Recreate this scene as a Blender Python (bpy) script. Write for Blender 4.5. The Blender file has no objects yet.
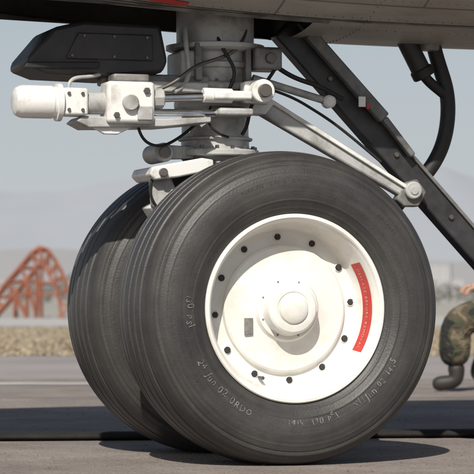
import bpy, bmesh, math, random
from mathutils import Vector, Matrix, Euler
import numpy as np
random.seed(4)
scene=bpy.context.scene
COL=scene.collection
R=math.radians

# ------------------------------------------------------------ site frame
YAW=R(18)
V=Vector((math.sin(YAW),math.cos(YAW),0)); RT=Vector((math.cos(YAW),-math.sin(YAW),0))
HY=.335
CAM=Vector((0,-HY,0))-V*8-RT*.130; CAM.z=.52
def site(u,d,z=0.0):
    """apron frame: u along the apron edge, d across it"""
    return Vector((CAM.x,CAM.y,0))+RT*u+V*d+Vector((0,0,z))

# ------------------------------------------------------------ materials
def new_mat(name):
    m=bpy.data.materials.new(name); m.use_nodes=True
    nt=m.node_tree; b=nt.nodes['Principled BSDF']
    return m,nt,b
def mat(name,col,rough=.5,metal=0,var=.25,scale=12,bump=.0,bscale=60,dark=None,coord='Object',detail=6,spec=.5,dirt_lo=.35,dirt_hi=.7):
    m,nt,b=new_mat(name)
    N=nt.nodes; L=nt.links
    tc=N.new('ShaderNodeTexCoord')
    nz=N.new('ShaderNodeTexNoise'); nz.inputs['Scale'].default_value=scale; nz.inputs['Detail'].default_value=detail
    nz.inputs['Roughness'].default_value=.65
    L.new(tc.outputs[coord],nz.inputs['Vector'])
    cr=N.new('ShaderNodeValToRGB')
    c2=dark if dark else tuple(c*(1-var) for c in col)
    cr.color_ramp.elements[0].color=(*c2,1); cr.color_ramp.elements[0].position=dirt_lo
    cr.color_ramp.elements[1].color=(*col,1); cr.color_ramp.elements[1].position=dirt_hi
    L.new(nz.outputs['Fac'],cr.inputs['Fac']); L.new(cr.outputs['Color'],b.inputs['Base Color'])
    b.inputs['Roughness'].default_value=rough; b.inputs['Metallic'].default_value=metal
    b.inputs['Specular IOR Level'].default_value=spec
    if bump>0:
        n2=N.new('ShaderNodeTexNoise'); n2.inputs['Scale'].default_value=bscale; n2.inputs['Detail'].default_value=5
        L.new(tc.outputs[coord],n2.inputs['Vector'])
        bp=N.new('ShaderNodeBump'); bp.inputs['Strength'].default_value=bump; bp.inputs['Distance'].default_value=.01
        L.new(n2.outputs['Fac'],bp.inputs['Height']); L.new(bp.outputs['Normal'],b.inputs['Normal'])
    return m

M_rim=mat('rim_white_paint',(.75,.742,.70),.35,var=.0,dark=(.60,.57,.50),scale=7,bump=.05,bscale=40,dirt_lo=.25,dirt_hi=.52)
M_hole=mat('hole_dark',(.03,.028,.025),.7)
M_bolt=mat('bolt_steel',(.18,.165,.15),.45,metal=.7)
M_red=mat('red_label',(.55,.04,.03),.5,var=.25,scale=25)
M_chalk=mat('chalk',(.24,.232,.22),.9,dark=(.06,.058,.055),scale=80,dirt_lo=.38,dirt_hi=.62)
M_emb=mat('embossed_rubber',(.035,.034,.032),.7)
M_white=mat('gear_white',(.72,.715,.69),.38,dark=(.42,.40,.36),scale=8,bump=.06,bscale=60,dirt_lo=.28,dirt_hi=.48)
M_grey=mat('gear_grey',(.43,.43,.415),.42,dark=(.18,.17,.155),scale=10,bump=.08,bscale=60,dirt_lo=.30,dirt_hi=.56)
M_grease=mat('gear_greasy',(.22,.215,.205),.4,dark=(.075,.068,.06),scale=11,bump=.1,dirt_lo=.35,dirt_hi=.62)
M_chrome=mat('chrome_rod',(.75,.75,.75),.18,metal=1,var=.3,scale=20)
M_black=mat('black_rubber',(.022,.021,.021),.6,var=.5,scale=20)
M_hose=mat('flat_hose_rubber',(.03,.028,.027),.9,var=.5,scale=6,bump=.3,bscale=30,spec=.2)
M_dark=mat('dark_housing',(.018,.017,.020),.5,dark=(.036,.033,.032),scale=9,bump=.15)
M_beam=mat('dark_beam_paint',(.045,.045,.048),.42,dark=(.020,.019,.019),scale=12,bump=.06)
M_beam2=mat('grey_beam_paint',(.20,.205,.205),.45,dark=(.09,.085,.08),scale=14)
M_well=mat('well_interior',(.08,.08,.07),.6,dark=(.03,.027,.023),scale=6)
M_rust=mat('rusty_steel',(.33,.12,.065),.9,dark=(.19,.07,.045),scale=2)

def rubber():
    m,nt,b=new_mat('tyre_rubber'); N=nt.nodes; L=nt.links
    tc=N.new('ShaderNodeTexCoord')
    nz=N.new('ShaderNodeTexNoise'); nz.inputs['Scale'].default_value=5; nz.inputs['Detail'].default_value=8; nz.inputs['Roughness'].default_value=.7
    L.new(tc.outputs['Object'],nz.inputs['Vector'])
    cr=N.new('ShaderNodeValToRGB'); e=cr.color_ramp.elements
    e[0].position=.32; e[0].color=(.024,.023,.023,1); e[1].position=.76; e[1].color=(.064,.060,.056,1)
    L.new(nz.outputs['Fac'],cr.inputs['Fac'])
    sx=N.new('ShaderNodeSeparateXYZ'); L.new(tc.outputs['Object'],sx.inputs[0])
    l=N.new('ShaderNodeVectorMath'); l.operation='LENGTH'
    cx=N.new('ShaderNodeCombineXYZ'); L.new(sx.outputs['X'],cx.inputs['X']); L.new(sx.outputs['Z'],cx.inputs['Z'])
    L.new(cx.outputs[0],l.inputs[0])
    nrm=N.new('ShaderNodeVectorMath'); nrm.operation='NORMALIZE'; L.new(cx.outputs[0],nrm.inputs[0])
    mm=N.new('ShaderNodeMath'); mm.operation='MULTIPLY'; mm.inputs[1].default_value=70; L.new(l.outputs['Value'],mm.inputs[0])
    my=N.new('ShaderNodeMath'); my.operation='MULTIPLY'; my.inputs[1].default_value=30; L.new(sx.outputs['Y'],my.inputs[0])
    ad=N.new('ShaderNodeMath'); L.new(mm.outputs[0],ad.inputs[0]); L.new(my.outputs[0],ad.inputs[1])
    sc=N.new('ShaderNodeVectorMath'); sc.operation='SCALE'; sc.inputs['Scale'].default_value=1.5; L.new(nrm.outputs[0],sc.inputs[0])
    c2=N.new('ShaderNodeCombineXYZ'); L.new(ad.outputs[0],c2.inputs['Y'])
    av=N.new('ShaderNodeVectorMath'); L.new(sc.outputs[0],av.inputs[0]); L.new(c2.outputs[0],av.inputs[1])
    n3=N.new('ShaderNodeTexNoise'); n3.inputs['Scale'].default_value=1; n3.inputs['Detail'].default_value=4
    L.new(av.outputs[0],n3.inputs['Vector'])
    mx=N.new('ShaderNodeMix'); mx.data_type='RGBA'; mx.blend_type='MULTIPLY'; mx.inputs[0].default_value=.45
    cr2=N.new('ShaderNodeValToRGB'); cr2.color_ramp.elements[0].position=.35; cr2.color_ramp.elements[0].color=(.55,.55,.55,1); cr2.color_ramp.elements[1].position=.65
    cr2.color_ramp.elements[1].color=(1.3,1.28,1.25,1)
    L.new(n3.outputs['Fac'],cr2.inputs['Fac']); L.new(cr.outputs['Color'],mx.inputs[6]); L.new(cr2.outputs['Color'],mx.inputs[7])
    L.new(mx.outputs[2],b.inputs['Base Color'])
    b.inputs['Roughness'].default_value=.50; b.inputs['Specular IOR Level'].default_value=.5
    n2=N.new('ShaderNodeTexNoise'); n2.inputs['Scale'].default_value=150; n2.inputs['Detail'].default_value=4; L.new(tc.outputs['Object'],n2.inputs['Vector'])
    bp=N.new('ShaderNodeBump'); bp.inputs['Strength'].default_value=.22; bp.inputs['Distance'].default_value=.004
    L.new(n2.outputs['Fac'],bp.inputs['Height']); L.new(bp.outputs['Normal'],b.inputs['Normal'])
    return m
M_tyre=rubber()

def fuselage_mat():
    m,nt,b=new_mat('fuselage_paint'); N=nt.nodes; L=nt.links
    tc=N.new('ShaderNodeTexCoord')
    mp=N.new('ShaderNodeMapping'); mp.inputs['Scale'].default_value=(1,3,3); L.new(tc.outputs['Object'],mp.inputs['Vector'])
    nz=N.new('ShaderNodeTexNoise'); nz.inputs['Scale'].default_value=2.2; nz.inputs['Detail'].default_value=8; nz.inputs['Roughness'].default_value=.65
    L.new(mp.outputs[0],nz.inputs['Vector'])
    cr=N.new('ShaderNodeValToRGB'); e=cr.color_ramp.elements
    e[0].position=.3; e[0].color=(.26,.24,.205,1); e[1].position=.68; e[1].color=(.43,.415,.375,1)
    L.new(nz.outputs['Fac'],cr.inputs['Fac'])
    br=N.new('ShaderNodeTexBrick'); br.inputs['Scale'].default_value=1; br.inputs['Mortar Size'].default_value=.004
    br.inputs['Brick Width'].default_value=.95; br.inputs['Row Height'].default_value=.42
    br.inputs['Color1'].default_value=(1,1,1,1); br.inputs['Color2'].default_value=(.9,.9,.9,1); br.inputs['Mortar'].default_value=(.35,.33,.3,1)
    L.new(tc.outputs['Object'],br.inputs['Vector'])
    mx=N.new('ShaderNodeMix'); mx.data_type='RGBA'; mx.blend_type='MULTIPLY'; mx.inputs[0].default_value=.8
    L.new(cr.outputs['Color'],mx.inputs[6]); L.new(br.outputs['Color'],mx.inputs[7]); L.new(mx.outputs[2],b.inputs['Base Color'])
    b.inputs['Roughness'].default_value=.4
    bp=N.new('ShaderNodeBump'); bp.inputs['Strength'].default_value=.25; bp.inputs['Distance'].default_value=.004
    L.new(br.outputs['Color'],bp.inputs['Height']); L.new(bp.outputs['Normal'],b.inputs['Normal'])
    return m
M_fus=fuselage_mat()

# ------------------------------------------------------------ mesh helpers
def link(o,parent=None):
    COL.objects.link(o)
    if parent: o.parent=parent
    return o
def empty(name,loc=(0,0,0)):
    e=bpy.data.objects.new(name,None); e.location=loc; e.empty_display_size=.1; COL.objects.link(e)
    return e
def from_bm(name,bm,m,parent=None,smooth=False,angle=None):
    me=bpy.data.meshes.new(name); 
    bmesh.ops.recalc_face_normals(bm,faces=bm.faces[:])
    bm.to_mesh(me); bm.free()
    me.materials.append(m)
    if smooth:
        for p in me.polygons: p.use_smooth=True
        if angle is not None: me.set_sharp_from_angle(angle=angle)
    o=bpy.data.objects.new(name,me)
    return link(o,parent)
def bevel(o,w,seg=2):
    md=o.modifiers.new('bev','BEVEL'); md.width=w; md.segments=seg; md.limit_method='ANGLE'; md.angle_limit=R(35)
    for p in o.data.polygons: p.use_smooth=True
    o.data.set_sharp_from_angle(angle=R(40))
def lathe(name,prof,m,parent=None,seg=96,p0=Vector((0,0,0)),axis=Vector((0,0,1)),angle=R(30),closed=False):
    q=Vector((0,0,1)).rotation_difference(axis.normalized())
    bm=bmesh.new(); rings=[]
    for r,h in prof:
        if r<1e-5: rings.append([bm.verts.new(p0+q@Vector((0,0,h)))])
        else: rings.append([bm.verts.new(p0+q@Vector((r*math.cos(2*math.pi*i/seg),r*math.sin(2*math.pi*i/seg),h))) for i in range(seg)])
    pr=list(zip(rings,rings[1:]))
    if closed: pr.append((rings[-1],rings[0]))
    for a,b in pr:
        for i in range(seg):
            j=(i+1)%seg
            if len(a)==1 and len(b)==1: continue
            if len(a)==1: bm.faces.new((a[0],b[i],b[j]))
            elif len(b)==1: bm.faces.new((a[i],b[0],a[j]))
            else: bm.faces.new((a[i],b[i],b[j],a[j]))
    return from_bm(name,bm,m,parent,True,angle)
def cyl(name,a,b,r,m,parent=None,seg=32,r2=None,ch=.12):
    a=Vector(a); b=Vector(b); L=(b-a).length; r2=r if r2 is None else r2
    c=min(r,r2)*ch
    return lathe(name,[(0,0),(r-c,0),(r,c),(r2,L-c),(r2-c,L),(0,L)],m,parent,seg,a,(b-a))
def box(name,lo,hi,m,parent=None,bev=.006,rot=None):
    lo=Vector(lo); hi=Vector(hi); c=(lo+hi)/2; s=hi-lo
    bm=bmesh.new(); bmesh.ops.create_cube(bm,size=1)
    for v in bm.verts: v.co=Vector((v.co.x*s.x,v.co.y*s.y,v.co.z*s.z))
    if rot is not None: bmesh.ops.rotate(bm,verts=bm.verts,matrix=rot)
    bmesh.ops.translate(bm,verts=bm.verts,vec=c)
    o=from_bm(name,bm,m,parent)
    if bev>0: bevel(o,bev)
    return o
def beam(name,a,b,w,h,m,parent=None,bev=.005,w2=None):
    a=Vector(a); b=Vector(b); d=(b-a).normalized(); y=Vector((0,1,0)); y=(y-d*y.dot(d)).normalized(); n=d.cross(y)
    h2=h if w2 is None else w2
    bm=bmesh.new()
    vs=[bm.verts.new(p+y*sy*w/2+n*sn*hh/2) for p,hh in ((a,h),(b,h2)) for sy,sn in ((-1,-1),(1,-1),(1,1),(-1,1))]
    bm.faces.new(vs[0:4]); bm.faces.new(vs[4:8])
    for i in range(4): bm.faces.new((vs[i],vs[(i+1)%4],vs[4+(i+1)%4],vs[4+i]))
    o=from_bm(name,bm,m,parent)
    if bev>0: bevel(o,bev)
    return o
def plate(name,pts,y0,y1,m,parent=None,bev=.004):
    bm=bmesh.new()
    a=[bm.verts.new((x,y0,z)) for x,z in pts]; b=[bm.verts.new((x,y1,z)) for x,z in pts]
    bm.faces.new(a); bm.faces.new(b)
    n=len(pts)
    for i in range(n): bm.faces.new((a[i],a[(i+1)%n],b[(i+1)%n],b[i]))
    o=from_bm(name,bm,m,parent)
    if bev>0: bevel(o,bev)
    return o
def tube(name,pts,r,m,parent=None,res=6):
    cu=bpy.data.curves.new(name,'CURVE'); cu.dimensions='3D'; cu.bevel_depth=r; cu.bevel_resolution=res; cu.resolution_u=14; cu.use_fill_caps=True
    s=cu.splines.new('NURBS'); s.points.add(len(pts)-1); s.use_endpoint_u=True; s.order_u=min(4,len(pts))
    for p,q in zip(s.points,pts): p.co=(*q,1)
    cu.materials.append(m)
    o=bpy.data.objects.new(name,cu); return link(o,parent)

# ------------------------------------------------------------ tyre profile
TR=.507; WZ=.496; K=.206/.172
half=[(.0,TR),(.04,.5055),(.08,.5015),(.11,.4955),(.130,.4880),(.145,.477),(.156,.460),(.164,.44),(.1695,.418),(.172,.395),(.171,.37),(.167,.345),(.160,.325),(.153,.31),(.147,.299),(.130,.287)]
half=[(y*K,r) for y,r in half]
hp=np.array(half)
seg=np.r_[0,np.cumsum(np.hypot(np.diff(hp[:,0]),np.diff(hp[:,1])))]
tt=np.linspace(0,seg[-1],160)
yy=np.interp(tt,seg,hp[:,0]); rr=np.interp(tt,seg,hp[:,1])
k=np.array([1,3,5,6,5,3,1.]);k/=k.sum()
for _ in range(3):
    yy[4:-4]=np.convolve(np.pad(yy,3,'edge'),k,'valid')[4:-4]; rr[4:-4]=np.convolve(np.pad(rr,3,'edge'),k,'valid')[4:-4]
def side_y(r):
    msk=yy>.16
    return float(np.interp(r,rr[msk][::-1],yy[msk][::-1]))
def tyre(name,parent,cy):
    bm=bmesh.new(); S=200
    prof=[]
    for y,r in zip(yy,rr):
        off=0
        if r>.485:
            for g in (.032,.080,.126):
                t=abs(y-g)
                if t<.006: off=-.010*min(1,(.006-t)/.002)
        bulge=0
        for r0,w,h in ((.463,.004,.0030),(.452,.002,-.002),(.343,.003,.0022),(.318,.003,.0018),(.432,.0016,.0012),(.372,.0012,.0009)):
            if y>.15: bulge+=h*math.exp(-((r-r0)/w)**2)
        prof.append((y+bulge,r+off))
    full=[(-y,r) for y,r in prof[::-1]]+prof[1:]
    rings=[]
    for y,r in full:
        ring=[]
        for i in range(S):
            a=2*math.pi*i/S
            x=r*math.cos(a); z=r*math.sin(a)
            lim=-(WZ-.001)
            low=max(0,(-z-.34)/.16)
            k_=math.exp(-(x/.16)**2)*low
            yb=y*(1+.07*k_*min(1,abs(y)/.15))
            if z<lim: z=lim+ (z-lim)*.02
            ring.append(bm.verts.new((x,yb,z)))
        rings.append(ring)
    for a,b in zip(rings,rings[1:]):
        for i in range(S):
            j=(i+1)%S; bm.faces.new((a[i],b[i],b[j],a[j]))
    o=from_bm(name,bm,M_tyre,parent,True,R(50)); o.location=(0,cy,0)
    return o
FACE=.184
def wheel(name,cy,side):
    e=empty(name,(0,cy,WZ))
    tyre('tyre',e,0)
    ax=Vector((0,-side,0))
    p0=Vector((0,side*FACE,0))
    prof=[(.283,.05),(.295,.022),(.2995,.010),(.2995,.002),(.296,-.002),(.288,-.002),(.284,.002),(.282,.010),(.279,.014),(.276,.020),(.272,.035),(.258,.090),
          (.254,.112),(.247,.124),(.238,.128),(.212,.129),(.206,.125),(.203,.112),(.197,.107),(.15,.104),(.118,.098),(.108,.094),(.102,.085),(.100,.080),(.094,.078),(.088,.078),
          (.085,.072),(.083,.040),(.080,.031),(.074,.026),(.060,.023),(.054,.023),(.052,.026),(.050,.026),(.046,.018),(.038,.013),(.020,.010),(0,.009)]
    lathe('rim',prof,M_rim,e,128,p0,ax,R(24))
    lathe('barrel',[(.283,.05),(.27,.07),(.266,.30),(.285,.34),(.296,.366),(.25,.355),(.12,.25),(0,.25)],M_rim,e,96,p0,ax,R(30))
    for i in range(12):
        a=R(5+30*i)
        c=Vector((.230*math.cos(a),side*FACE-side*.129,.230*math.sin(a)))
        n=Vector((0,side,0))
        lathe('bolt_hole_%d'%i,[(.0135,-.002),(.0135,.004),(.0115,.005),(.011,.001),(0,.001)],M_rim,e,20,c,n)
        cyl('bolt_%d'%i,c+n*.0012,c+n*(.006+.003*(i%2)),.0098,M_hole,e,12 if i%3 else 6)
    for i in range(8):
        a=R(22+45*i); c=Vector((.0915*math.cos(a),side*FACE-side*.079,.0915*math.sin(a)))
        cyl('hub_bolt_%d'%i,c,c+Vector((0,side*.004,0)),.003,M_grease,e,6)
    a=R(-110); c=Vector((.235*math.cos(a),side*FACE-side*.125,.235*math.sin(a)))
    cyl('valve',c,c+Vector((0,side*.035,0)),.006,M_bolt,e,12)
    return e
near=wheel('aircraft_wheel',-HY,-1)
far=wheel('aircraft_wheel',HY,1)
box('data_plate',(-.140,-FACE+.094,-.082),(-.112,-FACE+.101,-.030),mat('plate_grey',(.24,.24,.23),.5,var=.4,scale=60),near,.001)

def arc_strip(name,r0,d0,r1,d1,a0,a1,m,parent,lift=.0018):
    bm=bmesh.new(); n=50; prev=None
    t=Vector((r1-r0,d1-d0)).normalized(); nr=Vector((-t.y,t.x))
    if nr.y>0: nr=-nr
    for i in range(n+1):
        a=R(a0+(a1-a0)*i/n)
        row=[]
        for r,d in ((r0,d0),(r1,d1)):
            rq=r+nr.x*lift; dq=d+nr.y*lift
            row.append(bm.verts.new((rq*math.cos(a),-FACE+dq,rq*math.sin(a))))
        if prev: bm.faces.new((prev[0],prev[1],row[1],row[0]))
        prev=row
    return from_bm(name,bm,m,parent,True)
arc_strip('red_label',.2715,.037,.2590,.086,-31,33,M_red,near)

def chmesh(ch,size):
    cu=bpy.data.curves.new('t','FONT'); cu.body=ch; cu.size=size; cu.resolution_u=3
    o=bpy.data.objects.new('t',cu); COL.objects.link(o)
    bpy.context.view_layer.update()
    me=bpy.data.meshes.new_from_object(o); bpy.data.objects.remove(o)
    return me
def ring_text(txt,r_base,size,a_start,m,parent,surf,tops_in=True,jit=0.0,lift=.0012):
    a=R(a_start); bm=bmesh.new(); sg=1 if tops_in else -1
    for ch in txt:
        if ch==' ':
            a+=sg*size*.45/r_base; continue
        me=chmesh(ch,size*random.uniform(1-jit,1+jit))
        w=max(v.co.x for v in me.vertices)
        rot=random.uniform(-jit,jit)*1.3; dy=random.uniform(-jit,jit)*size*.6
        vs=[]
        for v in me.vertices:
            x=v.co.x*math.cos(rot)-v.co.y*math.sin(rot); y=v.co.x*math.sin(rot)+v.co.y*math.cos(rot)+dy
            r=r_base-y if tops_in else r_base+y
            aa=a+sg*x/r_base
            vs.append(bm.verts.new((r*math.cos(aa),surf(r)-lift,r*math.sin(aa))))
        for p in me.polygons:
            try: bm.faces.new([vs[i] for i in p.vertices])
            except: pass
        a+=sg*(w+size*.16)/r_base
        bpy.data.meshes.remove(me)
    return from_bm('marking_text',bm,m,parent)
sf=lambda r:-side_y(r)
J=.18
ring_text('130 PSI',.368,.030,173,M_chalk,near,sf,True,J,.0022)
ring_text('24 Jun 02 0RDO',.370,.029,206,M_chalk,near,sf,True,J,.0022)
ring_text('1415  130 PSI',.368,.027,264,M_chalk,near,sf,True,J,.0022)
ring_text('W/Jun 02 1415',.371,.028,302,M_chalk,near,sf,True,J,.0022)
def wall_text(txt,h0,size,a_start,m,parent):
    bm=bmesh.new(); a=R(a_start)
    for ch in txt:
        if ch==' ': a-=size*.5/.265; continue
        me=chmesh(ch,size); w=max(v.co.x for v in me.vertices); vs=[]
        for v in me.vertices:
            d=h0-v.co.y; r=.2715-(d-.037)*(.0125/.049)-.0028
            aa=a-v.co.x/.265
            vs.append(bm.verts.new((r*math.cos(aa),-FACE+d-.0008,r*math.sin(aa))))
        for p in me.polygons:
            try: bm.faces.new([vs[i] for i in p.vertices])
            except: pass
        a-=(w+size*.2)/.265; bpy.data.meshes.remove(me)
    return from_bm('label_text',bm,m,parent)
wall_text('DEFLATE BEFORE REMOVAL',.068,.0165,29,mat('label_white',(.62,.50,.46),.6,dark=(.5,.20,.17),scale=90),near)
ring_text('TUBELESS  12.50-16  12 PLY',.398,.015,118,M_emb,near,sf,False,0,.0010)
ring_text('AIRCRAFT',.398,.015,48,M_emb,near,sf,False,0,.0010)

# ------------------------------------------------------------ nose landing gear
G=empty('nose_landing_gear')
SX=-.105
cyl('axle',(0,-.32,WZ),(0,.32,WZ),.052,M_grey,G)
cyl('axle_sleeve',(0,-.11,WZ),(0,.11,WZ),.085,M_grease,G)
cyl('piston',(0,0,WZ),(SX,0,1.03),.062,M_chrome,G,48)
prof=[(0,.985),(.105,.985),(.112,.992),(.118,.997),(.145,1.000),(.148,1.004),(.148,1.018),(.145,1.022),(.122,1.024),(.116,1.030),(.114,1.040),(.114,1.052),(.124,1.055),(.126,1.062),(.114,1.066),
      (.112,1.075),(.112,1.155),(.120,1.160),(.136,1.163),(.138,1.167),(.138,1.182),(.135,1.186),(.128,1.189),(.127,1.215),(.140,1.220),(.143,1.226),(.143,1.238),(.139,1.243),(.118,1.247),(.116,1.29),
      (.128,1.295),(.130,1.31),(.118,1.315),(.118,1.345),(.150,1.352),(.165,1.358),(.165,1.372),(.15,1.375),(.13,1.378),(.13,1.75),(0,1.75)]
lathe('shock_strut',prof,M_grey,G,72,Vector((SX,0,0)),Vector((0,0,1)))
for i in range(16):
    a=R(i*22.5+8); c=Vector((SX+.134*math.cos(a),.134*math.sin(a),1.022))
    cyl('collar_bolt_%d'%i,c,c+Vector((0,0,.012)),.007,M_bolt,G,6)
    c=Vector((SX+.131*math.cos(a),.131*math.sin(a),1.243)); cyl('steer_bolt_%d'%i,c,c+Vector((0,0,.010)),.006,M_bolt,G,6)
box('steering_lug',(-.18,-.24,1.175),(-.05,-.10,1.205),M_white,G,.008)
box('steering_lug_lower',(-.16,-.22,1.125),(-.04,-.10,1.150),M_grey,G,.008)
box('strut_rib',(-.215,-.135,1.245),(-.19,-.08,1.37),M_grease,G,.004)
box('strut_rib_2',(-.04,-.135,1.245),(-.02,-.08,1.37),M_grease,G,.004)
box('strut_block',(-.26,-.12,1.25),(-.20,.05,1.345),M_grey,G,.01)
box('manifold',(-.015,-.16,1.285),(.08,-.04,1.36),M_grease,G,.01)
cyl('manifold_port',(.035,-.175,1.322),(.035,-.155,1.322),.018,M_bolt,G,8)
CX=-.018; CZ=1.205
cyl('clevis_pin',(CX,-.275,CZ),(CX,-.12,CZ),.022,M_bolt,G,28)
lathe('clevis_eye',[(.0,.0),(.016,0),(.018,.006),(.024,.006),(.036,.008),(.039,.012),(.039,.05),(.0,.05)],M_white,G,40,Vector((CX,-.262,CZ)),Vector((0,1,0)))
plate('clevis_arm',[(CX-.05,CZ-.035),(CX+.035,CZ-.04),(CX+.05,CZ-.01),(CX+.045,CZ+.03),(CX+.01,CZ+.042),(CX-.05,CZ+.034)],-.205,-.155,M_white,G)
AY=-.20; AZ=1.155; A=G
lathe('actuator_end_cap',[(0,0),(.030,.0),(.043,.006),(.050,.018),(.053,.03),(.053,.125),(.050,.13),(.050,.138),(.061,.140),(.061,.155),(0,.155)],M_white,A,48,Vector((-.842,AY,AZ)),Vector((1,0,0)))
box('actuator_block',(-.687,AY-.045,AZ-.043),(-.605,AY+.045,AZ+.045),M_white,A,.008)
cyl('actuator_barrel',(-.605,AY,AZ),(-.50,AY,AZ),.036,M_grey,A,32)
box('valve_body',(-.545,AY-.05,1.09),(-.385,AY+.05,1.225),M_white,A,.012)
box('valve_top',(-.52,AY-.035,1.225),(-.40,AY+.04,1.25),M_grease,A,.006)
cyl('valve_port',(-.47,AY-.070,1.155),(-.47,AY-.045,1.155),.026,M_grey,A,24)
cyl('valve_port_b',(-.415,AY-.062,1.195),(-.415,AY-.045,1.195),.011,M_bolt,A,6)
cyl('valve_port_c',(-.515,AY-.062,1.115),(-.515,AY-.045,1.115),.010,M_bolt,A,6)
box('valve_cover',(-.445,AY-.058,1.10),(-.395,AY-.045,1.145),M_grey,A,.003)
cyl('gland_nut',(-.39,AY,AZ+.02),(-.345,AY,AZ+.022),.034,M_grey,A,8)
cyl('actuator_rod',(-.36,AY,AZ+.022),(-.05,AY,1.195),.014,M_chrome,A,24)
cyl('actuator_rod_lower',(-.38,AY,AZ-.025),(-.16,AY+.03,1.135),.012,M_chrome,A,20)
cyl('rod_boot',(-.21,AY,AZ+.036),(-.11,AY,1.190),.024,M_white,A,28)
plate('support_bracket',[(-.64,1.095),(-.60,1.075),(-.35,1.082),(-.19,1.10),(-.19,1.118),(-.35,1.108),(-.62,1.112)],AY-.03,AY+.12,M_grey,A)
plate('bracket_gusset',[(-.60,1.085),(-.545,1.055),(-.50,1.055),(-.44,1.085)],AY-.015,AY+.0,M_white,A)
box('mount_pad',(-.40,AY+.03,1.20),(-.18,AY+.14,1.235),M_grey,A,.006)
box('mount_beam',(-.52,-.12,1.225),(-.16,-.02,1.262),M_grease,A,.006)
for z in (.026,-.026):
    for x in (-.67,-.625): cyl('block_bolt',(x,AY-.052,AZ+z),(x,AY-.04,AZ+z),.006,M_bolt,A,6)
tube('hydraulic_pipe',[(-.66,AY,1.20),(-.66,AY,1.235),(-.60,AY+.02,1.24),(-.54,AY+.05,1.25),(-.45,AY+.1,1.30),(-.35,-.08,1.34),(-.30,0,1.42)],.006,M_grey,A)
tube('hydraulic_pipe_2',[(-.43,AY,1.09),(-.42,AY,1.04),(-.36,AY+.04,1.02),(-.30,AY+.1,1.03),(-.24,-.10,1.07),(-.20,-.07,1.1)],.005,M_black,A)
tube('hydraulic_pipe_3',[(-.38,AY,1.20),(-.32,AY,1.215),(-.26,AY,1.27),(-.2,-.15,1.30),(-.12,-.14,1.32),(-.05,-.13,1.36),(-.03,-.1,1.42)],.006,M_bolt,A)
tube('hydraulic_pipe_4',[(.06,-.14,1.29),(.02,-.17,1.24),(-.05,-.16,1.16),(-.03,-.14,1.10),(-.05,-.12,1.07)],.006,M_black,A)
tube('hydraulic_pipe_5',[(-.24,-.10,1.42),(-.25,-.14,1.34),(-.23,-.15,1.27),(-.26,-.16,1.22),(-.30,-.18,1.20)],.008,M_grey,A)
tube('hydraulic_pipe_6',[(-.14,-.10,1.42),(-.13,-.15,1.35),(-.09,-.16,1.30),(-.08,-.15,1.26),(-.10,-.14,1.22)],.006,M_black,A)
tube('brake_hose',[(.08,-.10,1.3),(.13,-.12,1.26),(.20,-.12,1.25),(.27,-.1,1.22),(.32,-.08,1.20)],.008,M_black,A)
tube('safety_wire',[(-.16,-.13,1.16),(-.20,-.15,1.10),(-.15,-.15,1.07),(-.1,-.13,1.06)],.004,M_black,A)
plate('landing_light_housing',[(-.79,1.275),(-.78,1.305),(-.70,1.40),(-.60,1.425),(-.34,1.42),(-.315,1.30),(-.335,1.262),(-.50,1.245),(-.72,1.250)],-.16,.10,M_dark,G,.014)
plate('housing_lip',[(-.80,1.265),(-.79,1.285),(-.55,1.292),(-.55,1.272)],-.175,-.14,M_black,G,.004)
plate('housing_side_panel',[(-.66,1.30),(-.62,1.385),(-.37,1.385),(-.37,1.30)],-.168,-.15,M_dark,G,.004)
for x,z in((-.64,1.31),(-.60,1.375),(-.5,1.375),(-.39,1.375),(-.39,1.31),(-.5,1.31)): cyl('panel_screw',(x,-.173,z),(x,-.165,z),.005,M_bolt,G,8)
cyl('roller',(-.31,-.10,1.008),(-.31,.06,1.008),.032,M_grey,G,28)
cyl('roller_cap',(-.31,-.108,1.008),(-.31,-.098,1.008),.02,M_bolt,G,20)
plate('roller_arm',[(-.335,.985),(-.34,1.02),(-.31,1.035),(-.20,1.03),(-.20,.99)],-.075,-.045,M_grey,G)
plate('torque_link_upper',[(-.37,.935),(-.36,.958),(-.19,.99),(-.15,.985),(-.15,.95),(-.27,.925),(-.35,.915)],-.13,.10,M_white,G,.006)
plate('torque_link_web',[(-.355,.95),(-.30,.965),(-.255,.86),(-.285,.80),(-.345,.83)],-.09,-.05,M_grey,G,.005)
plate('torque_link_lower',[(-.345,.83),(-.29,.86),(-.08,.55),(-.06,.48),(-.13,.50)],-.05,.06,M_white,G,.006)
cyl('torque_pin',(-.325,-.145,.940),(-.325,.11,.940),.014,M_bolt,G)
tube('grease_line',[(-.33,-.10,.95),(-.38,-.10,.90),(-.36,-.09,.84),(-.30,-.08,.80)],.005,M_black,G)
beam('drag_arm',(.01,-.06,1.19),(.56,-.06,.885),.045,.068,M_grey,G,.008,.045)
beam('drag_arm_flange',(.03,-.088,1.205),(.55,-.088,.905),.012,.014,M_white,G,.003)
cyl('stay_rod',(.00,-.08,1.262),(.27,-.08,1.190),.013,M_grey,G)
lathe('stay_rod_end',[(0,0),(.015,0),(.022,.006),(.022,.034),(.015,.04),(0,.04)],M_white,G,28,Vector((.27,-.10,1.19)),Vector((0,1,0)))
plate('drag_arm_lug',[(-.04,1.145),(.04,1.14),(.07,1.175),(.04,1.22),(-.04,1.23)],-.10,-.02,M_white,G)
tube('link_cable',[(.02,-.09,1.235),(.12,-.10,1.21),(.2,-.1,1.165),(.28,-.1,1.12),(.36,-.1,1.06),(.45,-.1,.99)],.005,M_black,G)

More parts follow.
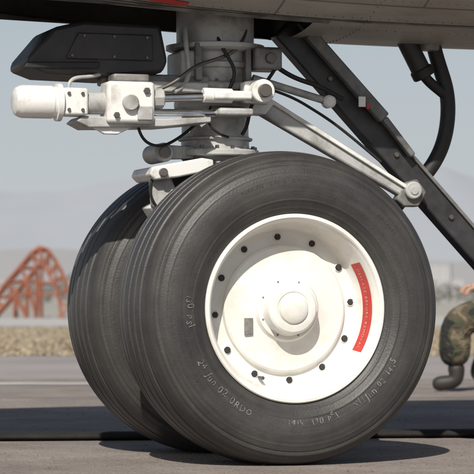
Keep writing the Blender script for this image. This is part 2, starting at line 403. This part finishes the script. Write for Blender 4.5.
B=empty('brace_strut')
beam('main_beam',(.13,.0,1.44),(1.47,.0,.035),.07,.088,M_beam,B,.008)
beam('edge_strip_upper',(.175,-.04,1.455),(1.47,-.04,.085),.012,.012,M_beam2,B,.003)
beam('cover_rail',(.205,-.065,1.42),(.475,-.065,1.14),.035,.042,M_beam2,B,.006)
beam('cover_rail_tip',(.475,-.065,1.14),(.58,-.06,1.015),.03,.022,M_beam2,B,.005)
lathe('pivot_boss',[(0,0),(.014,0),(.016,.004),(.026,.004),(.030,.008),(.030,.07),(0,.07)],M_grey,B,32,Vector((.57,-.11,.895)),Vector((0,1,0)))
plate('pivot_lug',[(.515,.865),(.54,.92),(.59,.935),(.625,.89),(.595,.84),(.54,.84)],-.085,-.04,M_grease,B,.006)
box('placard',(.375,-.090,1.175),(.400,-.086,1.21),M_white,B,.001,None)
box('placard_red',(.404,-.0905,1.168),(.413,-.0865,1.188),M_red,B,.001,None)
box('foot_pad',(1.37,-.15,0.004),(1.63,.15,.03),M_beam,B,.006)
for t in (.12,.3,.45,.62,.8):
    p=Vector((.13,-.036,1.44)).lerp(Vector((1.47,-.036,.035)),t)
    cyl('beam_bolt',p,p+Vector((0,-.008,0)),.009,M_bolt,B,8)
H=empty('service_hose')
tube('hose',[(.68,.02,1.46),(.70,.02,1.36),(.745,.02,1.27),(.75,.02,1.15),(.725,.02,1.04),(.66,.03,.94),(.58,.05,.87),(.53,.06,.80)],.026,M_black,H)
cyl('hose_fitting',(.575,0,1.43),(.64,0,1.31),.034,M_dark,H,24)
cyl('hose_collar',(.635,0,1.32),(.652,0,1.29),.040,M_black,H,24)
tube('hose_branch',[(.60,.0,1.42),(.61,.0,1.35),(.66,.0,1.27),(.71,.01,1.25),(.75,.02,1.22)],.018,M_black,H)

# ------------------------------------------------------------ fuselage
ZB=1.40; XN=-3.4; EX=2.2
def sec(x):
    t=max(0,min(1,(x-XN)/4.2)); s=math.sqrt(max(0,1-(1-t)**2.2))
    zc=2.45; hh=max(.02,(zc-ZB)*s); hw=max(.02,1.0*s)
    return zc,hw,hh
def fz(x,y):
    zc,hw,hh=sec(x); q=min(.999,abs(y)/hw); return zc-hh*(1-q**EX)**(1/EX)
AC=empty('aircraft_fuselage')
bm=bmesh.new()
xs=list(np.linspace(XN,-1.0,26))+list(np.arange(-.95,.9,.05))+list(np.linspace(.9,14,40))
NA=160; rows=[]
for x in xs:
    zc,hw,hh=sec(x); row=[]
    for i in range(NA):
        a=-math.pi/2+2*math.pi*i/NA
        c=math.cos(a); s=math.sin(a)
        y=hw*math.copysign(abs(c)**(2/EX),c); z=zc+hh*math.copysign(abs(s)**(2/EX),s)
        row.append(bm.verts.new((x,y,z)))
    rows.append(row)
WX0,WX1,WY=-.9,.16,.26
for a,b in zip(rows,rows[1:]):
    for i in range(NA):
        j=(i+1)%NA
        c=(a[i].co+b[j].co+a[j].co+b[i].co)/4
        if WX0<c.x<WX1 and abs(c.y)<WY and c.z<2: continue
        bm.faces.new((a[i],b[i],b[j],a[j]))
bm.faces.new(rows[-1])
from_bm('skin',bm,M_fus,AC,True,R(40))
bm=bmesh.new()
x0,x1,y0,y1=WX0-.03,WX1+.03,-WY-.03,WY+.03; zt=2.1; zb=ZB+.045
vb=[bm.verts.new(p) for p in((x0,y0,zb+.03),(x1,y0,zb),(x1,y1,zb),(x0,y1,zb+.03))]; vt=[bm.verts.new((v.co.x,v.co.y,zt)) for v in vb]
for i in range(4): bm.faces.new((vb[i],vb[(i+1)%4],vt[(i+1)%4],vt[i]))
bm.faces.new(vt)
from_bm('wheel_well',bm,M_well,AC)
def fstrip(name,pts,w,m,lift=.003):
    bm=bmesh.new(); prev=None
    P=[Vector(p) for p in pts]
    out=[]
    for a,b in zip(P,P[1:]):
        for t in np.linspace(0,1,12,endpoint=False): out.append(a.lerp(b,t))
    out.append(P[-1])
    for i,p in enumerate(out):
        d=(out[min(i+1,len(out)-1)]-out[max(i-1,0)]).normalized(); n=Vector((-d.y,d.x))
        r=[]
        for s in(-1,1):
            q=p+n*s*w/2; r.append(bm.verts.new((q.x,q.y,fz(q.x,q.y)-lift)))
        if prev: bm.faces.new((prev[0],prev[1],r[1],r[0]))
        prev=r
    return from_bm(name,bm,m,AC,True)
fstrip('well_edge_near',[(-.93,-.285),(.20,-.285)],.03,M_grease,.004)
fstrip('well_edge_far',[(-.93,.285),(.20,.285)],.03,M_grease,.004)
fstrip('red_stencil_line',[(-.72,-.415),(-.62,-.395),(-.53,-.37),(-.44,-.345),(-.30,-.325)],.032,M_red)
fstrip('belly_seam_2',[(.25,-.30),(6,-.30)],.014,M_grease,.004)
fstrip('belly_seam_3',[(-2.5,-.345),(.25,-.30)],.008,M_grease,.0035)
bm=bmesh.new()
for yv in (-.325,-.45,-.22):
    for i in range(110):
        x=-1.4+i*.032
        if yv>-.3 and x<.22: continue
        c=Vector((x,yv,fz(x,yv)-.001)); bmesh.ops.create_icosphere(bm,subdivisions=1,radius=.0025,matrix=Matrix.Translation(c))
for xv in (.32,.90):
    for i in range(22):
        y=-.6+i*.032
        c=Vector((xv,y,fz(xv,y)-.001)); bmesh.ops.create_icosphere(bm,subdivisions=1,radius=.0025,matrix=Matrix.Translation(c))
from_bm('rivets',bm,M_grease,AC)
lathe('drain_boss',[(0,0),(.03,0),(.035,.006),(.035,.03),(0,.03)],M_grease,AC,24,Vector((.66,-.02,ZB-.02)),Vector((0,0,1)))

# ------------------------------------------------------------ ground
def sheet(name,u0,u1,d0,d1,z,m,seg=1,wob=0):
    bm=bmesh.new(); n=seg; prev=None
    for i in range(n+1):
        u=u0+(u1-u0)*i/n
        a=bm.verts.new(site(u,d0+(random.uniform(-wob,wob) if wob else 0),z)); b=bm.verts.new(site(u,d1+(random.uniform(-wob,wob)*2 if wob else 0),z))
        if prev: bm.faces.new((prev[0],a,b,prev[1]))
        prev=(a,b)
    return from_bm(name,bm,m)
def groundmat(name,c1,c2,scale,fine=.3,bump=.3,patch=None):
    m,nt,b=new_mat(name); N=nt.nodes; L=nt.links
    tc=N.new('ShaderNodeTexCoord')
    n1=N.new('ShaderNodeTexNoise'); n1.inputs['Scale'].default_value=scale; n1.inputs['Detail'].default_value=9; n1.inputs['Roughness'].default_value=.7
    L.new(tc.outputs['Object'],n1.inputs['Vector'])
    cr=N.new('ShaderNodeValToRGB'); cr.color_ramp.elements[0].position=.35; cr.color_ramp.elements[1].position=.66
    cr.color_ramp.elements[0].color=(*c1,1); cr.color_ramp.elements[1].color=(*c2,1)
    L.new(n1.outputs['Fac'],cr.inputs['Fac'])
    v=N.new('ShaderNodeTexVoronoi'); v.inputs['Scale'].default_value=110; L.new(tc.outputs['Object'],v.inputs['Vector'])
    mx=N.new('ShaderNodeMix'); mx.data_type='RGBA'; mx.blend_type='MULTIPLY'; mx.inputs[0].default_value=fine
    sp=N.new('ShaderNodeValToRGB'); sp.color_ramp.elements[0].color=(.55,.55,.55,1); sp.color_ramp.elements[1].color=(1.25,1.25,1.25,1)
    L.new(v.outputs['Color'],sp.inputs['Fac'])
    L.new(cr.outputs['Color'],mx.inputs[6]); L.new(sp.outputs['Color'],mx.inputs[7]); L.new(mx.outputs[2],b.inputs['Base Color'])
    b.inputs['Roughness'].default_value=.9; b.inputs['Specular IOR Level'].default_value=.2
    bp=N.new('ShaderNodeBump'); bp.inputs['Strength'].default_value=bump; bp.inputs['Distance'].default_value=.01
    L.new(v.outputs['Distance'],bp.inputs['Height']); L.new(bp.outputs['Normal'],b.inputs['Normal'])
    return m
M_apron=groundmat('apron_tarmac',(.20,.170,.152),(.33,.29,.262),1.6,.65,.5)
M_far=groundmat('taxiway_asphalt',(.25,.228,.222),(.34,.312,.30),.5,.2,.2)
M_grass=groundmat('dry_grass_mat',(.29,.235,.165),(.42,.35,.26),.35,.4,.5)
M_conc=groundmat('concrete_mat',(.38,.37,.355),(.46,.45,.43),.2,.1,.1)
M_field=groundmat('field_mat',(.30,.28,.245),(.38,.36,.32),.01,0,0)
M_line=groundmat('line_paint',(.33,.31,.30),(.55,.54,.52),1.5,.3,.2)
bm=bmesh.new()
g=[bm.verts.new(site(u,d,0-.004)) for u,d in((-9000,-300),(9000,-300),(9000,14000),(-9000,14000))]; bm.faces.new(g)
from_bm('ground',bm,M_field)
sheet('apron',-60,60,-20,16.6,0.0,M_apron)
sheet('taxiway',-120,120,16.6,23.5,0.0,M_far)
sheet('dry_grass',-200,200,23.5,50,0.0,M_grass,160,.25)
sheet('runway',-400,400,51,84,0.004,M_conc)
sheet('painted_line',-40,.2,15.3,15.75,.004,M_line)
bm=bmesh.new()
for d in (6.5,13.3):
    prev=None
    for i in range(120):
        u=-6+i*.1; w=.010+.004*random.random(); dd=d+.01*math.sin(i*.7)
        a=bm.verts.new(site(u,dd-w,.004)); b=bm.verts.new(site(u,dd+w,.004))
        if prev: bm.faces.new((prev[0],a,b,prev[1]))
        prev=(a,b)
from_bm('tar_joint',bm,M_dark)
bm=bmesh.new()
for i in range(900):
    u=random.uniform(-1.6,1.6); d=random.uniform(6.6,13)
    s=random.uniform(.001,.0035)
    bmesh.ops.create_icosphere(bm,subdivisions=1,radius=s,matrix=Matrix.Translation(site(u,d,s*.5)))
from_bm('gravel_grit',bm,mat('grit',(.22,.19,.17),.9,var=.6,scale=3))
bm=bmesh.new()
for i in range(9000):
    d=23.6+26*random.random()**1.5; u=random.uniform(-.13,.13)*d
    h=random.uniform(.01,.045); p=site(u,d); a=random.uniform(0,math.pi); w=.02
    q=Vector((math.cos(a)*w,math.sin(a)*w,0)); t=Vector((random.uniform(-.04,.04),random.uniform(-.04,.04),h))
    bm.faces.new((bm.verts.new(p-q),bm.verts.new(p+q),bm.verts.new(p+t)))
from_bm('grass_tufts',bm,mat('straw',(.36,.30,.21),.9,var=.2,scale=1))

def ghose(name,fn,w,h):
    bm=bmesh.new(); prev=None; n=14
    for i in range(121):
        u=-4+8*i/120; d=fn(u); row=[]
        for k_ in range(n):
            a=2*math.pi*k_/n
            row.append(bm.verts.new(site(u,d+w*math.cos(a),h+h*math.sin(a)*(1+.04*math.sin(u*9)))))
        if prev:
            for k_ in range(n): bm.faces.new((prev[k_],prev[(k_+1)%n],row[(k_+1)%n],row[k_]))
        prev=row
    return from_bm(name,bm,M_hose,None,True)
ghose('ground_hose',lambda u:9.36+.10*u+.03*math.sin(u*1.7),.060,.016)

# ------------------------------------------------------------ rusty lattice blast fence
F=empty('blast_fence')
bmf=bmesh.new()
def bar(a,b,r):
    a=Vector(a); b=Vector(b); d=b-a; L=d.length
    q=Vector((0,0,1)).rotation_difference(d.normalized())
    bmesh.ops.create_cone(bmf,segments=6,radius1=r,radius2=r,depth=L,matrix=Matrix.Translation((a+b)/2)@q.to_matrix().to_4x4())
ribs=[]
HS=.93
for k_ in range(4):
    d=74+k_*1.7; sh=-.12*k_
    top=[(-7.7,.05),(-7.3,.60),(-6.9,1.15),(-6.5,1.65),(-6.15,2.1),(-5.9,2.3),(-5.65,2.22),(-5.4,1.85),(-5.2,1.45),(-5.05,1.0),(-4.95,.5),(-4.88,.0)]
    low=[(-7.3,.0),(-7.0,.35),(-6.65,.8),(-6.3,1.25),(-6.0,1.65),(-5.85,1.8),(-5.75,1.65),(-5.6,1.4),(-5.45,1.1),(-5.35,.75),(-5.28,.4),(-5.25,.0)]
    T=[site(u+sh,d,z*HS) for u,z in top]; B_=[site(u+sh,d,z*HS) for u,z in low]
    ribs.append(T)
    for l in (T,B_):
        for a,b in zip(l,l[1:]): bar(a,b,.045)
    for i in range(11): bar(T[i],B_[i+1],.026); bar(T[i],B_[i],.026)
    for i in range(2,6): bar(B_[i],site(low[i][0]+sh,d,0),.03)
    for i in range(2,5): bar(B_[i],site(low[i+1][0]+sh,d,0),.024)
    bar(B_[3],B_[8],.03); bar(B_[2],B_[9],.03)
for i in range(0,12):
    bar(ribs[0][i],ribs[-1][i],.03)
from_bm('frame',bmf,M_rust,F)

# ------------------------------------------------------------ distant town, trees and hills, haze painted into their colours
hz=[(.39,.38,.375),(.45,.43,.40),(.35,.35,.355),(.50,.475,.44)]  # wall colours paled to paint in distance haze
HW=[mat('hazed_wall_plaster_%d'%i,c,.9,var=.08,scale=.1) for i,c in enumerate(hz)]
HR=[mat('hazed_roof_tile_%d'%i,c,.9,var=.1,scale=.2) for i,c in enumerate([(.37,.32,.30),(.34,.34,.35)])]  # roof colours carry the same painted haze
HWi=mat('hazed_window_glass',(.30,.31,.33),.4,var=.1)  # window colour lifted to grey as painted haze
def house(u,d,w,h,dep,roof):
    e=empty('town_house' if h<9 else 'apartment_building',site(u,d,0)); e.rotation_euler=(0,0,-YAW+random.uniform(-.3,.3))
    m=random.choice(HW)
    box('walls',(-w/2,0,0),(w/2,dep,h),m,e,0)
    if roof:
        bm=bmesh.new(); o=.4; hh=h+w*.14
        v=[bm.verts.new(p) for p in((-w/2-o,-o,h+.01),(w/2+o,-o,h+.01),(w/2+o,dep+o,h+.01),(-w/2-o,dep+o,h+.01),(-w/2+w*.2,dep/2,hh),(w/2-w*.2,dep/2,hh))]
        for f in((0,1,5,4),(1,2,5),(2,3,4,5),(3,0,4),(3,2,1,0)): bm.faces.new([v[i] for i in f])
        from_bm('roof',bm,HR[0],e)
    else:
        box('roof_parapet',(-w/2-.2,-.2,h+.01),(w/2+.2,dep+.2,h+.7),HR[1],e,0)
    bm=bmesh.new(); fl=max(1,int(h/3)); nx=max(2,int(w/3.5))
    for f in range(fl):
        for i in range(nx):
            x=-w/2+(i+.5)*w/nx; z=f*3+1.2
            v=[bm.verts.new(p) for p in((x-.6,-.05,z),(x+.6,-.05,z),(x+.6,-.05,z+1.3),(x-.6,-.05,z+1.3))]; bm.faces.new(v)
    from_bm('windows',bm,HWi,e)
for i in range(44):
    d=random.uniform(800,1700); u=random.uniform(-.105,.105)*d
    h=random.choice([6,6,8,9,12,15,18]); house(u,d,random.uniform(10,26),h,random.uniform(8,14),h<9)
bm=bmesh.new()
for i in range(150):
    d=random.uniform(420,1100); u=random.uniform(-.11,.11)*d; s=random.uniform(2.0,3.8)
    for k_ in range(60):
        th=random.uniform(0,6.28); ph=math.acos(random.uniform(-1,1)); rad=s*random.uniform(.5,1)*random.uniform(.8,1.1)
        c=site(u,d,s*.8)+Vector((math.sin(ph)*math.cos(th)*rad,math.sin(ph)*math.sin(th)*rad,math.cos(ph)*rad*.8))
        q=[Vector((random.uniform(-1,1),random.uniform(-1,1),random.uniform(-1,1)))*s*.28 for _ in range(3)]
        bm.faces.new([bm.verts.new(c+x) for x in q])
from_bm('distant_trees',bm,mat('hazy_foliage',(.24,.245,.23),.9,var=.12,scale=.1))
def ridge(name,d,w,h0,h1,col,seedv,dep,nf=5):
    rnd=random.Random(seedv); ph=[(rnd.uniform(0,6.28),rnd.uniform(.6,1.4)) for _ in range(nf)]
    bm=bmesh.new(); nx=200; ny=10; grid=[]
    for j in range(ny+1):
        row=[]
        for i in range(nx+1):
            u=-w+2*w*i/nx; t=j/ny
            s=0
            for k_,(p,am) in enumerate(ph): s+=am*math.sin(u/w*3.2*(1.7**k_)+p)/(1.6**k_)
            h=(h0+(h1-h0)*(.5+.24*s))
            row.append(bm.verts.new(site(u,d+dep*t,h*t)))
        grid.append(row)
    for j in range(ny):
        for i in range(nx): bm.faces.new((grid[j][i],grid[j][i+1],grid[j+1][i+1],grid[j+1][i]))
    return from_bm(name,bm,mat(name+'_mat',col,1,var=.04,scale=.003,spec=0),None,True)
ridge('hills',2000,900,25,60,(.345,.34,.345),3,700,7)  # pale base colour paints in the haze over the hills
ridge('mountains',5000,2600,230,460,(.355,.375,.405),8,3000,7)  # bluish grey close to the sky, aerial haze put into the colour

# ------------------------------------------------------------ kneeling soldier
def camo():
    m,nt,b=new_mat('camouflage_cloth'); N=nt.nodes; L=nt.links
    tc=N.new('ShaderNodeTexCoord')
    n=N.new('ShaderNodeTexNoise'); n.inputs['Scale'].default_value=9; n.inputs['Detail'].default_value=3; n.inputs['Distortion'].default_value=.8
    L.new(tc.outputs['Object'],n.inputs['Vector'])
    cr=N.new('ShaderNodeValToRGB'); cr.color_ramp.interpolation='CONSTANT'; e=cr.color_ramp.elements
    e[0].position=0; e[0].color=(.022,.021,.018,1); e[1].position=.43; e[1].color=(.06,.065,.038,1)
    a=e.new(.52); a.color=(.085,.062,.042,1); a=e.new(.61); a.color=(.16,.135,.09,1)
    L.new(n.outputs['Fac'],cr.inputs['Fac']); L.new(cr.outputs['Color'],b.inputs['Base Color']); b.inputs['Roughness'].default_value=.95
    n2=N.new('ShaderNodeTexNoise'); n2.inputs['Scale'].default_value=14; n2.inputs['Detail'].default_value=3; n2.inputs['Distortion'].default_value=1
    L.new(tc.outputs['Object'],n2.inputs['Vector'])
    bp=N.new('ShaderNodeBump'); bp.inputs['Strength'].default_value=.9; bp.inputs['Distance'].default_value=.05
    L.new(n2.outputs['Fac'],bp.inputs['Height']); L.new(bp.outputs['Normal'],b.inputs['Normal'])
    return m
M_camo=camo(); M_skin=mat('skin',(.45,.27,.19),.55,var=.1); M_boot=mat('boot_leather',(.03,.025,.022),.6,var=.3)
S=empty('soldier',site(1.68,14.4,0)); S.rotation_euler=(0,0,math.atan2(-RT.y,-RT.x))
def skin(name,verts,edges,m,root=0,sub=2):
    me=bpy.data.meshes.new(name); me.from_pydata([v[:3] for v in verts],edges,[]); me.update()
    o=bpy.data.objects.new(name,me); link(o,S)
    md=o.modifiers.new('skin','SKIN'); md.use_smooth_shade=True
    for i,v in enumerate(verts):
        sv=me.skin_vertices[0].data[i]; sv.radius=(v[3],v[4] if len(v)>4 else v[3]); sv.use_root=(i==root)
    s=o.modifiers.new('sub','SUBSURF'); s.levels=sub; s.render_levels=sub
    me.materials.append(m); return o
# both forearms rest back on the raised thigh
body=[(0,0,.44,.15,.13),(.02,0,.62,.135,.12),(.05,0,.80,.165,.13),(.07,0,.93,.12,.10),(.08,0,1.01,.06),
 (.02,.11,.42,.115),(.24,.13,.44,.122),(.42,.14,.42,.110),(.43,.14,.27,.108),(.43,.14,.13,.088),
 (.02,-.11,.40,.115),(.15,-.13,.24,.105),(.27,-.14,.09,.085),(.10,-.14,.085,.078),(-.07,-.14,.08,.06),
 (.07,.19,.92,.085),(.08,.27,.76,.068),(.07,.28,.63,.060),(.16,.23,.60,.050),(.24,.17,.60,.038),
 (.07,-.19,.92,.085),(.12,-.26,.78,.068),(.14,-.24,.66,.060),(.20,-.13,.62,.050),(.25,-.03,.61,.038)]
ed=[(0,1),(1,2),(2,3),(3,4),(0,5),(5,6),(6,7),(7,8),(8,9),(0,10),(10,11),(11,12),(12,13),(13,14),(3,15),(15,16),(16,17),(17,18),(18,19),(3,20),(20,21),(21,22),(22,23),(23,24)]
skin('uniform',body,ed,M_camo)
skin('boot_left',[(.42,.14,.17,.055),(.42,.14,.06,.052),(.48,.14,.05,.048,.045),(.565,.14,.04,.045,.036)],[(0,1),(1,2),(2,3)],M_boot)
skin('boot_right',[(-.04,-.14,.08,.055),(-.14,-.14,.09,.052),(-.17,-.14,.05,.045),(-.12,-.14,.035,.035)],[(0,1),(1,2),(2,3)],M_boot)
skin('neck',[(.08,0,.98,.055),(.10,0,1.08,.052)],[(0,1)],M_skin)
def headmesh():
    bm=bmesh.new(); bmesh.ops.create_uvsphere(bm,u_segments=28,v_segments=20,radius=1)
    for v in bm.verts:
        x,y,z=v.co
        jaw=1-.28*max(0,-z)
        nx=x*.098*(1+.05*(z<0)); ny=y*.077*jaw; nzz=z*.118
        if x>0: nx*=1-.10*max(0,z-.2)
        g=math.exp(-((y/.14)**2+((z+.12)/.16)**2))
        if x>0: nx+=.024*g
        for s in(-1,1):
            if x>0: nx-=.010*math.exp(-(((y-s*.38)/.17)**2+((z-.08)/.12)**2))
        if x>0: nx+=.006*math.exp(-((y/.3)**2+((z+.48)/.07)**2)); nx+=.010*math.exp(-((y/.28)**2+((z+.82)/.14)**2))
        v.co=Vector((nx,ny,nzz))
    return bm
hd=from_bm('head',headmesh(),M_skin,S,True); hd.location=(.13,0,1.17); hd.rotation_euler=(0,R(12),0)
for s in(-1,1):
    bm=bmesh.new(); bmesh.ops.create_uvsphere(bm,u_segments=12,v_segments=8,radius=.011); o=from_bm('eye',bm,mat('eye',(.5,.5,.5),.2),hd,True); o.location=(.080,s*.03,.01)
    bm=bmesh.new(); bmesh.ops.create_uvsphere(bm,u_segments=12,v_segments=8,radius=1)
    for v in bm.verts: v.co=Vector((v.co.x*.018,v.co.y*.008,v.co.z*.03))
    o=from_bm('ear',bm,M_skin,hd,True); o.location=(-.005,s*.078,-.005)
lathe('cap',[(.103,-.03),(.104,.03),(.095,.045),(.0,.05)],M_camo,hd,32,Vector((-.006,0,.06)),Vector((0,0,1)))
plate('cap_peak',[(.06,.04),(.16,.022),(.16,.026),(.06,.05)],-.06,.06,M_camo,hd,.002)
for tag,c,sy in(('left',Vector((.25,.165,.60)),1),('right',Vector((.26,-.02,.61)),-1)):
    v=[(c.x-.03,c.y,c.z,.030),(c.x+.03,c.y,c.z,.034,.02),(c.x+.07,c.y,c.z-.005,.034,.018)]
    skin('hand_'+tag,v,[(0,1),(1,2)],M_skin)
    for k_ in range(4):
        oy=(-.027+.018*k_); ln=[.030,.034,.032,.025][k_]
        x0=c.x+.075
        skin('finger_%s_%d'%(tag,k_),[(x0-.02,c.y+oy,c.z,.009),(x0+ln*.7,c.y+oy,c.z-.008,.0088),(x0+ln*1.25,c.y+oy,c.z-.03,.008),(x0+ln*1.3,c.y+oy,c.z-.052,.007)],[(0,1),(1,2),(2,3)],M_skin,0,1)
    skin('thumb_'+tag,[(c.x+.01,c.y-sy*.02,c.z-.005,.012),(c.x+.04,c.y-sy*.05,c.z-.015,.010),(c.x+.07,c.y-sy*.055,c.z-.03,.009)],[(0,1),(1,2)],M_skin,0,1)

# ------------------------------------------------------------ light
EL=R(40); AZ_=R(27)
sunv=Vector((-math.sin(AZ_),-math.cos(AZ_),0))*math.cos(EL)+Vector((0,0,math.sin(EL)))
sl=bpy.data.lights.new('sun','SUN'); sl.energy=5.0; sl.angle=R(.5); sl.color=(1,.95,.865)
so=bpy.data.objects.new('sun',sl); COL.objects.link(so); so.rotation_euler=sunv.to_track_quat('Z','Y').to_euler()
w=bpy.data.worlds.new('World'); scene.world=w; w.use_nodes=True
nt=w.node_tree; N=nt.nodes; L=nt.links
bg=N['Background']; sk=N.new('ShaderNodeTexSky'); sk.sky_type='NISHITA'; sk.sun_disc=False
sk.sun_elevation=EL; sk.sun_rotation=math.atan2(sunv.x,sunv.y); sk.dust_density=2.0; sk.air_density=1.0; sk.ozone_density=1.5
tc=N.new('ShaderNodeTexCoord'); sp=N.new('ShaderNodeSeparateXYZ'); L.new(tc.outputs['Generated'],sp.inputs[0])
mr=N.new('ShaderNodeMapRange'); mr.inputs['From Min'].default_value=-.02; mr.inputs['From Max'].default_value=.32; mr.inputs['To Min'].default_value=.95; mr.inputs['To Max'].default_value=0
L.new(sp.outputs['Z'],mr.inputs['Value'])
mx=N.new('ShaderNodeMix'); mx.data_type='RGBA'; L.new(mr.outputs[0],mx.inputs[0]); L.new(sk.outputs[0],mx.inputs[6]); mx.inputs[7].default_value=(8.0,8.5,9.1,1)
L.new(mx.outputs[2],bg.inputs['Color']); bg.inputs['Strength'].default_value=.072
# ------------------------------------------------------------ camera
cd=bpy.data.cameras.new('camera'); co=bpy.data.objects.new('camera',cd); COL.objects.link(co)
cd.lens=188.3; cd.sensor_width=36; cd.clip_start=.1; cd.clip_end=30000
co.location=CAM; pitch=math.atan(64/2480)
co.rotation_euler=(R(90)+pitch,0,-YAW)
cd.dof.use_dof=True; cd.dof.focus_distance=7.85; cd.dof.aperture_fstop=10
scene.camera=co
scene.view_settings.view_transform='Standard'; scene.view_settings.look='None'; scene.view_settings.exposure=0
